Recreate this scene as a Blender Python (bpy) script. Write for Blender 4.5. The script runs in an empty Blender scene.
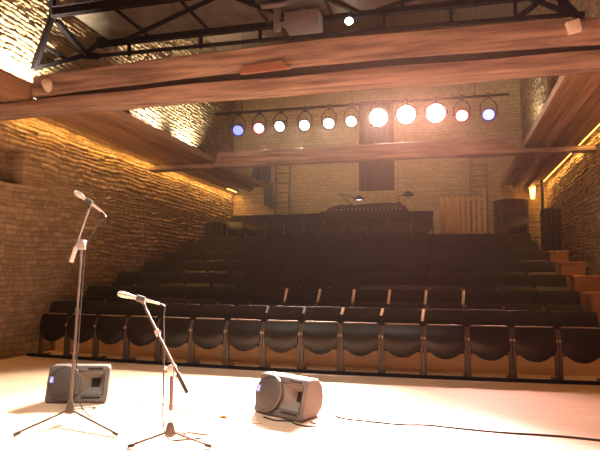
import bpy, bmesh, math, random
import numpy as np
from mathutils import Vector, Matrix, Euler
random.seed(7)
SC = bpy.context.scene
COL = SC.collection
PI = math.pi
def rad(a): return math.radians(a)

# ------------------------------------------------------------------ helpers
def link(name, me, mat=None, parent=None):
    o = bpy.data.objects.new(name, me)
    COL.objects.link(o)
    if mat is not None:
        for m in (mat if isinstance(mat, (list, tuple)) else [mat]): me.materials.append(m)
    if parent is not None: o.parent = parent
    return o

def tag(o, label, cat, group=None):
    o['label'] = label; o['category'] = cat
    if group: o['group'] = group
    return o

def struct(o):
    o['kind'] = 'structure'; return o

def empty(name, label, cat, loc=(0, 0, 0), rotz=0, group=None):
    o = bpy.data.objects.new(name, None); COL.objects.link(o)
    o.location = loc; o.rotation_euler = (0, 0, rotz); o.empty_display_size = .1
    return tag(o, label, cat, group)

class MB:
    def __init__(s): s.bm = bmesh.new()
    def _add(s, verts, faces, M=None, mi=0):
        vs = [s.bm.verts.new(M @ Vector(v) if M else Vector(v)) for v in verts]
        for f in faces:
            try:
                fc = s.bm.faces.new([vs[i] for i in f]); fc.material_index = mi
            except ValueError: pass
        return s
    def box(s, lo, hi, bev=0.0, M=None, mi=0, seg=2):
        t = bmesh.new()
        bmesh.ops.create_cube(t, size=1)
        c = [(a + b) / 2 for a, b in zip(lo, hi)]; d = [abs(b - a) for a, b in zip(lo, hi)]
        for v in t.verts: v.co = Vector([v.co[i] * d[i] + c[i] for i in range(3)])
        if bev > 0:
            bmesh.ops.bevel(t, geom=t.edges[:], offset=bev, segments=seg, affect='EDGES', profile=.5)
        return s.join(t, M, mi)
    def join(s, t, M=None, mi=0):
        t.verts.index_update()
        s._add([v.co.copy() for v in t.verts], [[v.index for v in f.verts] for f in t.faces], M, mi)
        t.free(); return s
    def bar(s, a, b, w, h=None, bev=0.0):
        """rectangular bar from a to b"""
        a, b = Vector(a), Vector(b); h = h or w
        d = b - a; L = d.length
        M = Matrix.Translation(a) @ d.to_track_quat('Z', 'Y').to_matrix().to_4x4()
        return s.box((-w / 2, -h / 2, 0), (w / 2, h / 2, L), bev, M)
    def tube(s, pts, r, n=10, caps=True, M=None):
        pts = [Vector(p) for p in pts]
        rs = r if isinstance(r, (list, tuple)) else [r] * len(pts)
        verts, faces = [], []
        up = None
        for i, p in enumerate(pts):
            if i == 0: d = pts[1] - p
            elif i == len(pts) - 1: d = p - pts[i - 1]
            else: d = (pts[i + 1] - p).normalized() + (p - pts[i - 1]).normalized()
            d.normalize()
            if up is None:
                up = Vector((0, 0, 1)) if abs(d.z) < .9 else Vector((1, 0, 0))
            x = d.cross(up)
            if x.length < 1e-5: x = d.cross(Vector((0, 1, 0)))
            x.normalize(); y = x.cross(d).normalized(); up = y
            for k in range(n):
                a = 2 * PI * k / n
                verts.append(p + (x * math.cos(a) + y * math.sin(a)) * rs[i])
        for i in range(len(pts) - 1):
            for k in range(n):
                k2 = (k + 1) % n
                faces.append([i * n + k, i * n + k2, (i + 1) * n + k2, (i + 1) * n + k])
        if caps:
            faces.append(list(range(n))[::-1]); faces.append([(len(pts) - 1) * n + k for k in range(n)])
        return s._add(verts, faces, M)
    def lathe(s, prof, n=24, M=None, caps=True):
        """prof: list of (r, z)"""
        verts, faces = [], []
        for (r, z) in prof:
            for k in range(n):
                a = 2 * PI * k / n
                verts.append((r * math.cos(a), r * math.sin(a), z))
        for i in range(len(prof) - 1):
            for k in range(n):
                k2 = (k + 1) % n
                faces.append([i * n + k, i * n + k2, (i + 1) * n + k2, (i + 1) * n + k])
        if caps:
            faces.append(list(range(n))[::-1]); faces.append([(len(prof) - 1) * n + k for k in range(n)])
        return s._add(verts, faces, M)
    def prism(s, poly, d0, d1, M=None, mi=0):
        """poly in (x,z), extruded along y from d0 to d1"""
        n = len(poly)
        verts = [(x, d0, z) for x, z in poly] + [(x, d1, z) for x, z in poly]
        faces = [list(range(n)), [n + i for i in range(n)][::-1]]
        for i in range(n):
            j = (i + 1) % n
            faces.append([i, n + i, n + j, j])
        return s._add(verts, faces, M, mi)
    def done(s, name, mat=None, parent=None, smooth=False, bevel=0):
        bmesh.ops.recalc_face_normals(s.bm, faces=s.bm.faces[:])
        me = bpy.data.meshes.new(name); s.bm.to_mesh(me); s.bm.free()
        if smooth:
            me.polygons.foreach_set('use_smooth', [True] * len(me.polygons))
            try: me.set_sharp_from_angle(angle=rad(40))
            except Exception: pass
        o = link(name, me, mat, parent)
        if bevel:
            b = o.modifiers.new('bevel', 'BEVEL'); b.width = bevel; b.segments = 2; b.limit_method = 'ANGLE'
        return o

def copy_tree(o, parent=None):
    c = o.copy(); COL.objects.link(c)
    if parent is not None: c.parent = parent
    for ch in list(o.children): copy_tree(ch, c)
    return c

# ------------------------------------------------------------------ materials
def mat(name, col, rough=.6, metal=0, spec=.5, emit=None, estr=0, coat=0):
    m = bpy.data.materials.new(name); m.use_nodes = True
    b = m.node_tree.nodes['Principled BSDF']
    b.inputs['Base Color'].default_value = (*col, 1)
    b.inputs['Roughness'].default_value = rough
    b.inputs['Metallic'].default_value = metal
    b.inputs['Specular IOR Level'].default_value = spec
    b.inputs['Coat Weight'].default_value = coat
    if emit:
        b.inputs['Emission Color'].default_value = (*emit, 1)
        b.inputs['Emission Strength'].default_value = estr
    return m
def noisy(name, c1, c2, scale=(8, 8, 8), rough=.6, metal=0, bump=.1, detail=6, spec=.5, dist=.01):
    m = mat(name, c1, rough, metal, spec); nt = m.node_tree; N, L = nt.nodes, nt.links
    b = N['Principled BSDF']
    tc = N.new('ShaderNodeTexCoord'); mp = N.new('ShaderNodeMapping'); mp.inputs['Scale'].default_value = scale
    nz = N.new('ShaderNodeTexNoise'); nz.inputs['Scale'].default_value = 1; nz.inputs['Detail'].default_value = detail
    rp = N.new('ShaderNodeValToRGB'); rp.color_ramp.elements[0].color = (*c1, 1); rp.color_ramp.elements[1].color = (*c2, 1)
    rp.color_ramp.elements[0].position = .35; rp.color_ramp.elements[1].position = .68
    L.new(tc.outputs['Object'], mp.inputs[0]); L.new(mp.outputs[0], nz.inputs['Vector'])
    L.new(nz.outputs[0], rp.inputs[0]); L.new(rp.outputs[0], b.inputs['Base Color'])
    if bump:
        bp = N.new('ShaderNodeBump'); bp.inputs['Strength'].default_value = bump; bp.inputs['Distance'].default_value = dist
        L.new(nz.outputs[0], bp.inputs['Height']); L.new(bp.outputs[0], b.inputs['Normal'])
    return m
def stone_mat(name, tint):
    m = mat(name, tint, .9, 0, .2); nt = m.node_tree; N, L = nt.nodes, nt.links
    b = N['Principled BSDF']
    at = N.new('ShaderNodeAttribute'); at.attribute_name = 'Col'
    tc = N.new('ShaderNodeTexCoord')
    nz = N.new('ShaderNodeTexNoise'); nz.inputs['Scale'].default_value = 14; nz.inputs['Detail'].default_value = 6
    mr = N.new('ShaderNodeMapRange'); mr.inputs['To Min'].default_value = .7; mr.inputs['To Max'].default_value = 1.25
    L.new(tc.outputs['Object'], nz.inputs['Vector']); L.new(nz.outputs[0], mr.inputs[0])
    mx = N.new('ShaderNodeMix'); mx.data_type = 'RGBA'; mx.blend_type = 'MULTIPLY'; mx.inputs[0].default_value = 1
    L.new(at.outputs['Color'], mx.inputs[6]); L.new(mr.outputs[0], mx.inputs[7])
    mx2 = N.new('ShaderNodeMix'); mx2.data_type = 'RGBA'; mx2.blend_type = 'MULTIPLY'; mx2.inputs[0].default_value = 1
    mx2.inputs[7].default_value = (*tint, 1)
    L.new(mx.outputs[2], mx2.inputs[6]); L.new(mx2.outputs[2], b.inputs['Base Color'])
    bp = N.new('ShaderNodeBump'); bp.inputs['Strength'].default_value = .5; bp.inputs['Distance'].default_value = .02
    L.new(nz.outputs[0], bp.inputs['Height']); L.new(bp.outputs[0], b.inputs['Normal'])
    return m
def plank_floor(name):
    m = mat(name, (.6, .4, .25), .45, 0, .4); nt = m.node_tree; N, L = nt.nodes, nt.links
    b = N['Principled BSDF']
    tc = N.new('ShaderNodeTexCoord')
    br = N.new('ShaderNodeTexBrick'); br.inputs['Scale'].default_value = 1
    br.inputs['Brick Width'].default_value = 2.2; br.inputs['Row Height'].default_value = .14
    br.inputs['Mortar Size'].default_value = .002; br.inputs['Color1'].default_value = (.70, .52, .38, 1)
    br.inputs['Color2'].default_value = (.65, .47, .33, 1); br.inputs['Mortar'].default_value = (.36, .22, .13, 1)
    mp = N.new('ShaderNodeMapping'); mp.inputs['Scale'].default_value = (2, 40, 4)
    nz = N.new('ShaderNodeTexNoise'); nz.inputs['Scale'].default_value = 1; nz.inputs['Detail'].default_value = 5
    mr = N.new('ShaderNodeMapRange'); mr.inputs['To Min'].default_value = .85; mr.inputs['To Max'].default_value = 1.12
    mx = N.new('ShaderNodeMix'); mx.data_type = 'RGBA'; mx.blend_type = 'MULTIPLY'; mx.inputs[0].default_value = 1
    L.new(tc.outputs['Object'], br.inputs['Vector']); L.new(tc.outputs['Object'], mp.inputs[0]); L.new(mp.outputs[0], nz.inputs['Vector'])
    L.new(nz.outputs[0], mr.inputs[0]); L.new(br.outputs['Color'], mx.inputs[6]); L.new(mr.outputs[0], mx.inputs[7])
    L.new(mx.outputs[2], b.inputs['Base Color'])
    return m

M_stone = stone_mat('rubble stone', (.68, .52, .33))
M_stone2 = stone_mat('dressed stone', (.74, .58, .37))
M_timber = noisy('old oak timber', (.165, .112, .09), (.40, .29, .222), (1.2, 16, 16), .7, 0, .5, 8, .3, .02)
M_plank = noisy('gallery boards', (.27, .165, .09), (.42, .27, .155), (14, 1.0, 14), .65, 0, .3, 6, .3)
M_riser = noisy('orange pine boards', (.66, .46, .25), (.78, .56, .32), (1.5, 10, 18), .55, 0, .1, 5)
M_boxw = noisy('orange stained boards', (.27, .125, .04), (.35, .17, .06), (1.5, 10, 18), .6, 0, .1, 5)
M_tread = noisy('dark tread carpet', (.035, .022, .015), (.05, .03, .02), (40, 40, 40), .95, 0, .2)
M_floor = plank_floor('stage floorboards')
M_ceil = noisy('dark roof boards', (.07, .045, .03), (.11, .07, .045), (14, 1.5, 6), .9)
M_fabric = noisy('black seat upholstery', (.007, .0045, .003), (.012, .008, .0055), (60, 60, 60), .7, 0, .15, 4, .3)
M_shell = mat('black seat shell', (.007, .0045, .003), .36, 0, .35)
M_legm = mat('bronze grey steel', (.10, .068, .05), .6, .1)
M_knob = mat('worn steel', (.42, .33, .27), .35, .7)
M_glint = mat('pale glint strip', (.93, .88, .80), .3)
M_glint_lilac = mat('lilac glint strip', (.36, .32, .62), .4)
M_steel = noisy('dark painted steel', (.010, .008, .011), (.014, .011, .014), (9, 9, 9), .85, .0, .05, 6, .08)
M_grey = mat('grey machine paint', (.16, .15, .16), .6)
M_black = mat('black plastic', (.02, .018, .017), .5)
M_chrome = mat('satin chrome', (.46, .43, .41), .3, .6)
M_standm = mat('stand enamel', (.085, .066, .06), .45, .3)
M_polem = mat('grey steel tube', (.13, .11, .10), .45, .4)
M_mic = noisy('microphone body', (.40, .36, .34), (.52, .48, .45), (20, 20, 20), .4, .3, .0)
M_cab = noisy('grey moulded cabinet', (.085, .076, .073), (.11, .10, .095), (60, 60, 60), .55, 0, .15)
M_grille = noisy('dark speaker grille', (.05, .046, .046), (.075, .068, .066), (160, 160, 160), .5, .3, .3, 2)
M_horn = mat('horn moulding', (.22, .20, .19), .42)
M_dark = mat('dark slot', (.01, .009, .008), .8)
M_badge = mat('pale blue badge', (.16, .30, .95), .3)
M_badgew = mat('white badge figure', (.95, .95, 1.0), .3)
M_drape = noisy('black drape', (.016, .011, .009), (.03, .02, .016), (6, 6, 1), .95, 0, .3)
M_fence = noisy('pale pine', (.46, .28, .13), (.60, .39, .19), (30, 30, 2), .6, 0, .1)
M_ladder = mat('dull ladder metal', (.12, .085, .055), .5, .3)
M_cloth = noisy('dark blue cloth', (.03, .028, .06), (.06, .055, .11), (9, 9, 3), .9, 0, .3)
M_cloth2 = noisy('grey blue cloth', (.06, .07, .10), (.10, .11, .15), (9, 9, 3), .9, 0, .3)
M_cable = mat('black cable', (.02, .016, .014), .5)
M_tape = mat('yellow tape', (.55, .30, .08), .6)
M_shut = noisy('dark boarded shutter', (.018, .012, .011), (.03, .02, .018), (10, 10, 1), .8, 0, .3)
def glow(name, col, s): return mat(name, (.8, .8, .8), .4, 0, .5, col, s)

# grey expanded-metal deck, a real see-through-less perforated sheet pattern
M_mesh = noisy('grey expanded metal', (.10, .085, .07), (.16, .135, .11), (3, 3, 3), .7, .2, .1)

# ------------------------------------------------------------------ stone walls
def vnoise(u, v, seed, sc):
    rs = np.random.RandomState(seed)
    g = rs.rand(256, 256)
    x, y = u * sc, v * sc
    xi, yi = np.floor(x).astype(int), np.floor(y).astype(int)
    fx, fy = x - xi, y - yi
    fx = fx * fx * (3 - 2 * fx); fy = fy * fy * (3 - 2 * fy)
    a = g[xi % 256, yi % 256]; b = g[(xi + 1) % 256, yi % 256]; c = g[xi % 256, (yi + 1) % 256]; d = g[(xi + 1) % 256, (yi + 1) % 256]
    return (a * (1 - fx) + b * fx) * (1 - fy) + (c * (1 - fx) + d * fx) * fy

TONE = {51: .35}
def stone_wall(name, u0, u1, v0, v1, res, place, seed, amp=.05, course=(.06, .13), length=(.12, .42), holes=(), niches=(), m=None):
    """place(u, v, h) -> xyz arrays"""
    nu = int((u1 - u0) / res[0]) + 1; nv = int((v1 - v0) / res[1]) + 1
    U, V = np.meshgrid(np.linspace(u0, u1, nu), np.linspace(v0, v1, nv), indexing='ij')
    rs = np.random.RandomState(seed)
    Vw = V + .10 * (vnoise(U, V, seed + 1, .6) - .5) + .036 * (vnoise(U, V, seed + 2, 3.3) - .5) + .022 * (vnoise(U, V, seed + 8, 7.5) - .5)
    Uw = U + .05 * (vnoise(U, V, seed + 3, 2.7) - .5)
    edges = [v0 - .4]
    while edges[-1] < v1 + .4: edges.append(edges[-1] + rs.uniform(*course))
    edges = np.array(edges)
    ci = np.clip(np.searchsorted(edges, Vw) - 1, 0, len(edges) - 2)
    dv = np.minimum(Vw - edges[ci], edges[ci + 1] - Vw)
    Hh = np.zeros_like(U); tone = np.zeros_like(U); hue = np.zeros_like(U)
    for c in range(len(edges) - 1):
        mk = ci == c
        if not mk.any(): continue
        cuts = [u0 - .6 + rs.uniform(-.3, 0)]
        while cuts[-1] < u1 + .6: cuts.append(cuts[-1] + rs.uniform(*length) * (.6 + 5 * (edges[c + 1] - edges[c])))
        cuts = np.array(cuts); n = len(cuts)
        uu = Uw[mk]; si = np.clip(np.searchsorted(cuts, uu) - 1, 0, n - 2)
        du = np.minimum(uu - cuts[si], cuts[si + 1] - uu)
        d = np.minimum(du, dv[mk])
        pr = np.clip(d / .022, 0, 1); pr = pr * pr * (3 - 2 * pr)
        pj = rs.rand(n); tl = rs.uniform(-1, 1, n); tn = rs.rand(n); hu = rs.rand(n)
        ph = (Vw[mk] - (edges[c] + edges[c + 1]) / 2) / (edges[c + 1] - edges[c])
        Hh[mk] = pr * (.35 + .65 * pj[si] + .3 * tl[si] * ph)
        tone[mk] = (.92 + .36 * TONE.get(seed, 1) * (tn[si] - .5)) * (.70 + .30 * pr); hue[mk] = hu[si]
    Hh = Hh * amp + (vnoise(U, V, seed + 5, 14) - .5) * amp * .35 + (vnoise(U, V, seed + 6, .9) - .5) * .04
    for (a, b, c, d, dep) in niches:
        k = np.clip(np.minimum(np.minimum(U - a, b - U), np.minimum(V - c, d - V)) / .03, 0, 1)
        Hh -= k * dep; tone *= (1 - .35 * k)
    X, Y, Z = place(U, V, Hh)
    co = np.stack([X, Y, Z], -1).reshape(-1, 3).astype(np.float32)
    I = np.arange(nu * nv).reshape(nu, nv)
    q = np.stack([I[:-1, :-1], I[1:, :-1], I[1:, 1:], I[:-1, 1:]], -1)
    keep = np.ones(q.shape[:2], bool)
    uc = U[:-1, :-1] + res[0] / 2; vc = V[:-1, :-1] + res[1] / 2
    for (a, b, c, d) in holes: keep &= ~((uc > a) & (uc < b) & (vc > c) & (vc < d))
    q = q[keep].reshape(-1, 4)
    me = bpy.data.meshes.new(name)
    me.vertices.add(len(co)); me.vertices.foreach_set('co', co.ravel())
    me.loops.add(q.size); me.loops.foreach_set('vertex_index', q.ravel().astype(np.int32))
    me.polygons.add(len(q)); me.polygons.foreach_set('loop_start', np.arange(0, q.size, 4, dtype=np.int32))
    me.polygons.foreach_set('use_smooth', np.ones(len(q), bool))
    me.update(calc_edges=True)
    ca = me.color_attributes.new('Col', 'FLOAT_COLOR', 'POINT')
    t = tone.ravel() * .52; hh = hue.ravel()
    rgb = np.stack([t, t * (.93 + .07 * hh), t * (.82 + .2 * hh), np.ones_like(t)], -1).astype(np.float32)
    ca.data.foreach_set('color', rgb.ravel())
    return struct(link(name, me, m or M_stone))

XL, XR, YB, ZC, YF = -6.20, 2.50, 15.62, 7.6, -4.0
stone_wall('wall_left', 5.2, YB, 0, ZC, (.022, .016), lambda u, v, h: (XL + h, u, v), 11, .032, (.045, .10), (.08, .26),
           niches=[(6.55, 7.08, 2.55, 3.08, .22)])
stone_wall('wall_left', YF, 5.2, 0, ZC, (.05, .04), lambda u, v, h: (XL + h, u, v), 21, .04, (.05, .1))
stone_wall('wall_right', 5.2, YB, 0, ZC, (.03, .02), lambda u, v, h: (XR - h, YB + 5.2 - u, v), 31, .04, (.045, .095), (.10, .32))
stone_wall('wall_right', 5.2, YB, 3.70, ZC, (.025, .02), lambda u, v, h: (1.95 - h, YB + 5.2 - u, v), 71, .034, (.05, .10), (.08, .26))
f = MB(); f.box((1.93, 5.2, 3.70), (2.55, YB, 3.74)); f.box((1.93, 5.18, 3.70), (2.55, 5.22, ZC)); struct(f.done('trim_1', noisy('stone sill', (.30, .21, .12), (.40, .29, .17), (6, 6, 6), .9)))
stone_wall('wall_right', YF, 5.2, 0, ZC, (.05, .04), lambda u, v, h: (XR - h, 5.2 + YF - u, v), 41, .05)
WX0, WX1, WZ0, WZ1 = -2.43, -1.39, 3.60, 6.22
stone_wall('wall_back', XL - .1, XR + .1, 0, ZC, (.025, .02), lambda u, v, h: (u, YB - h, v), 51, .02, (.06, .13), (.12, .42),
           holes=[(WX0, WX1, WZ0, WZ1)], m=M_stone2)
stone_wall('wall_front', XL - .1, XR + .1, 0, ZC, (.06, .05), lambda u, v, h: (XL + XR - u, YF + h, v), 61, .04)
# tall boarded opening in the back wall
w = MB()
dp = .35
w.box((WX0 - .03, YB - .03, WZ0 - .04), (WX0 + .02, YB + dp, WZ1 + .04)); w.box((WX1 - .02, YB - .03, WZ0 - .04), (WX1 + .03, YB + dp, WZ1 + .04))
w.box((WX0 + .02, YB - .03, WZ1 - .02), (WX1 - .02, YB + dp, WZ1 + .04)); w.box((WX0 + .02, YB - .03, WZ0 - .04), (WX1 - .02, YB + dp, WZ0 + .02))
win = struct(w.done('window_1', M_stone2_f if False else noisy('stone reveal', (.30, .21, .12), (.40, .29, .17), (6, 6, 6), .9)))
w = MB()
for i in range(7):
    a = WX0 + .02 + i * (WX1 - WX0 - .04) / 7
    w.box((a + .004, YB + .20, WZ0 + .02), (a + (WX1 - WX0 - .04) / 7 - .004, YB + .235, WZ1 - .02), .006)
w.box((WX0 + .02, YB + .235, WZ0 + .02), (WX1 - .02, YB + .25, WZ1 - .02))
w.done('shutter', M_shut, win)

# floor and ceiling
f = MB(); f.box((XL - .15, YF - .1, -.12), (XR + .15, YB + .4, 0)); struct(f.done('floor', M_floor))
f = MB(); f.box((XL - .15, YF - .1, ZC - .02), (XR + .15, YB + .4, ZC + .12)); struct(f.done('ceiling', M_ceil))

# ------------------------------------------------------------------ raked tiers
RISE, PITCH, CH = .228, .90, .81
def bow(x): return (.012 if x < -1.8 else .0165) * (x + 1.8) ** 2
def tier(k, z, y0, y1, straight_back=False):
    n = 26; m = MB(); xs = [XL + .08 + (XR - XL - .16) * i / n for i in range(n + 1)]
    V, F = [], []
    for x in xs:
        a = y0 + bow(x); b = y1 if straight_back else y1 + bow(x)
        V += [(x, a, 0.0), (x, a, z), (x, b, z), (x, b, 0.0)]
    m2 = []
    for i in range(n):
        p, q = i * 4, (i + 1) * 4
        F += [[p, q, q + 1, p + 1], [p + 1, q + 1, q + 2, p + 2], [p + 2, q + 2, q + 3, p + 3], [p + 3, q + 3, q, p]]
        m2 += [0, 1, 0, 0]
    F += [[0, 1, 2, 3], [n * 4 + 3, n * 4 + 2, n * 4 + 1, n * 4]]; m2 += [0, 0]
    me = bpy.data.meshes.new('seating_tier'); me.from_pydata(V, [], F); me.update()
    o = link('seating_tier', me, [M_riser, M_tread])
    for p, mi in zip(me.polygons, m2): p.material_index = mi
    bm = bmesh.new(); bm.from_mesh(me); bmesh.ops.recalc_face_normals(bm, faces=bm.faces[:]); bm.to_mesh(me); bm.free()
    return struct(o)
Y2 = 7.62
TZ = {1: 0.0}
for k in range(2, 8):
    TZ[k] = RISE * (k - 1)
    tier(k, TZ[k], Y2 + PITCH * (k - 2), Y2 + PITCH * (k - 1))
TZ[8] = 1.97
tier(8, TZ[8], Y2 + PITCH * 6, YB - .05, True)

# dark rail along the foot of the front row
n = 40; xs = [-6.1 + 8.5 * i / n for i in range(n + 1)]
r_ = MB()
V, F = [], []
for x in xs:
    y = 6.98 + bow(x); V += [(x, y, 0.0), (x, y, .04), (x, y + .05, .04), (x, y + .05, 0.0)]
for i in range(n):
    p, q = 4 * i, 4 * i + 4
    for a in range(4):
        b = (a + 1) % 4; F.append([p + a, q + a, q + b, p + b])
F += [[0, 1, 2, 3], [4 * n + 3, 4 * n + 2, 4 * n + 1, 4 * n]]
r_._add(V, F)
tag(r_.done('floor_rail', M_steel), 'long dark floor rail running along the foot of the front row of seats', 'rail')

# ------------------------------------------------------------------ theatre seats
SW = .5175
def seat_mesh():
    m = MB(); nx, nz = 14, 10; W = .226
    V, F = [], []
    def pt(i, j, side):
        x = -W + 2 * W * i / nx; u = x / W
        zb = .225 + .125 * abs(u) ** 2.1; zt = .625
        t = j / nz; z = zb + (zt - zb) * t
        bulge = .055 * math.sin(PI * min(1, max(0, t * .9 + .08))) * (1 - .35 * u * u)
        tilt = .05 * t
        y = .10 + tilt - (bulge if side == 0 else 0) + (.045 if side else 0)
        return (x, y, z)
    for side in (0, 1):
        for i in range(nx + 1):
            for j in range(nz + 1): V.append(pt(i, j, side))
    o = (nx + 1) * (nz + 1)
    def ix(i, j, s): return s * o + i * (nz + 1) + j
    for i in range(nx):
        for j in range(nz):
            F.append([ix(i, j, 0), ix(i + 1, j, 0), ix(i + 1, j + 1, 0), ix(i, j + 1, 0)])
            F.append([ix(i, j, 1), ix(i, j + 1, 1), ix(i + 1, j + 1, 1), ix(i + 1, j, 1)])
    for i in range(nx):
        F.append([ix(i, 0, 0), ix(i, 0, 1), ix(i + 1, 0, 1), ix(i + 1, 0, 0)])
        F.append([ix(i, nz, 0), ix(i + 1, nz, 0), ix(i + 1, nz, 1), ix(i, nz, 1)])
    for j in range(nz):
        F.append([ix(0, j, 0), ix(0, j + 1, 0), ix(0, j + 1, 1), ix(0, j, 1)])
        F.append([ix(nx, j, 0), ix(nx, j, 1), ix(nx, j + 1, 1), ix(nx, j + 1, 0)])
    return m._add(V, F)
def back_mesh():
    m = MB(); nx, nz = 12, 8; W = .2555
    V, F = [], []
    for side in (0, 1):
        for i in range(nx + 1):
            u = -1 + 2 * i / nx
            for j in range(nz + 1):
                t = j / nz
                z = .42 + (CH - .42 - .012 * abs(u) ** 6) * t
                y = .235 + .12 * t + .02 * u * u * -1 + (.05 if side else 0) + (.008 if (side == 0 and t > .97) else 0)
                V.append((u * W, y, z))
    o = (nx + 1) * (nz + 1)
    def ix(i, j, s): return s * o + i * (nz + 1) + j
    for i in range(nx):
        for j in range(nz):
            F.append([ix(i, j, 0), ix(i + 1, j, 0), ix(i + 1, j + 1, 0), ix(i, j + 1, 0)])
            F.append([ix(i, j, 1), ix(i, j + 1, 1), ix(i + 1, j + 1, 1), ix(i + 1, j, 1)])
    for i in range(nx):
        F.append([ix(i, 0, 0), ix(i, 0, 1), ix(i + 1, 0, 1), ix(i + 1, 0, 0)])
        F.append([ix(i, nz, 0), ix(i + 1, nz, 0), ix(i + 1, nz, 1), ix(i, nz, 1)])
    for j in range(nz):
        F.append([ix(0, j, 0), ix(0, j + 1, 0), ix(0, j + 1, 1), ix(0, j, 1)])
        F.append([ix(nx, j, 0), ix(nx, j, 1), ix(nx, j + 1, 1), ix(nx, j + 1, 0)])
    return m._add(V, F)

GR = 'rows of black theatre seats'
seat0 = empty('theatre_seat', 'x', 'seat', group=GR)
seat_mesh().done('seat', M_shell, seat0, True)
back_mesh().done('backrest', M_fabric, seat0, True)
m = MB(); m.box((-.205, .142, .622), (.205, .192, .636), .004); m.done('seat_edge', mat('tan seat bar', (.20, .13, .085), .6), seat0)['label'] = 'tan seat edge'  # thin tan bar along the top edge of the seat
for s in (-1, 1):
    m = MB()
    poly = [(.07, 0), (.34, 0), (.34, .025), (.155, .035), (.16, .42), (.30, .47), (.30, .60), (.17, .60), (.12, .50), (.115, .035), (.07, .025)]
    Mx = Matrix.Rotation(PI / 2, 4, 'Z')      # prism x -> y
    m.prism([(a, b) for a, b in poly], -s * .236 - .019, -s * .236 + .019, Mx)
    m.done('leg', M_legm, seat0)
for s in (-1, 1):
    m = MB()
    m.lathe([(.0, 0), (.016, .0), (.02, .006), (.02, .022), (.012, .03), (0, .032)], 12,
            Matrix.Translation((s * .236, .135, .47)) @ Matrix.Rotation(rad(90), 4, 'X'), caps=False)
    m.done('hinge', M_knob, seat0, True)
simple0 = empty('theatre_seat', 'y', 'seat', group=GR)     # further rows: hinges are too small to show
for ch in seat0.children:
    if not ch.name.startswith(('hinge', 'seat_edge')):
        c = ch.copy(); COL.objects.link(c); c.parent = simple0
ORD = ['first', 'second', 'third', 'fourth', 'fifth', 'sixth', 'seventh', 'eighth', 'ninth', 'tenth', 'eleventh', 'twelfth', 'thirteenth', 'fourteenth', 'fifteenth']
ROWN = {1: 'front row', 2: 'second row up', 3: 'third row up', 4: 'fourth row up', 5: 'fifth row up', 6: 'sixth row up', 7: 'seventh row up', 8: 'top row'}
strip_src = {}
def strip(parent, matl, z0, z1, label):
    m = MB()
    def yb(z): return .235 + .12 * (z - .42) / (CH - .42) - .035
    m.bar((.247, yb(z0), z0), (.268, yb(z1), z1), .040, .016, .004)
    o = m.done('glint_strip', matl, parent); o['label'] = label
used = {'a': False, 'b': False}
def place_seat(k, i, y, z, total=None):
    src, key = (seat0, 'a') if k == 1 else (simple0, 'b')
    if not used[key]: o = src; used[key] = True
    else: o = copy_tree(src)
    x = -6.0 + SW * (i + .5)
    o.location = (x, y + bow(x), z)
    o.rotation_euler = (0, 0, math.atan((.024 if x < -1.8 else .033) * (x + 1.8)))
    pos = ORD[i] + ' from the left wall'
    if k == 8 and i == 14: pos = 'alone right of the pale slatted fence'
    elif k == 8: pos = ORD[i - 1] + ' from the left end'
    o['label'] = 'black tip-up theatre seat in the %s, %s' % (ROWN[k], pos)
    o['group'] = GR
    return o
seats = {}
for k in range(1, 8):
    for i in range(15 if k < 5 else 15):
        seats[k, i] = place_seat(k, i, 6.98 + PITCH * (k - 1), TZ[k])
for i in list(range(1, 11)) + [14]:
    seats[8, i] = place_seat(8, i, 13.12, TZ[8])
for b in (7, 8, 9, 10, 11, 12):  # painted glints, only on middle seats of the two front rows
    strip(seats[2, b - 1], M_glint, .60, .80, 'pale glint strip painted on the seat edge')
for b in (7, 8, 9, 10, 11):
    strip(seats[1, b - 1], M_glint_lilac if b < 9 else M_glint, .72 if b != 11 else .66, .81, 'small painted corner glint')

# stepped pine boxes at the right-hand row ends
for k, wd in zip((2, 3, 4, 5), ('lowest', 'second lowest', 'third lowest', 'highest')):
    y0 = Y2 + PITCH * (k - 2) + .50 + .10 * (k - 2)
    y0 = min(y0, Y2 + PITCH * (k - 1) + .1)
    x1 = 1.77 + {2: .55, 3: .46, 4: .40, 5: .34}[k]
    m = MB(); zt = TZ[k] + CH - .01
    m.box((1.80, y0, TZ[k] + .001), (x1, y0 + .30, zt - .03), .006)
    m.box((1.77, y0 - .02, zt - .03), (x1 + .02, y0 + .32, zt), .006)
    tag(m.done('wooden_box', M_boxw), '%s of the orange wooden boxes stepping up along the right wall' % wd, 'box', 'wooden boxes at the row ends')

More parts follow.
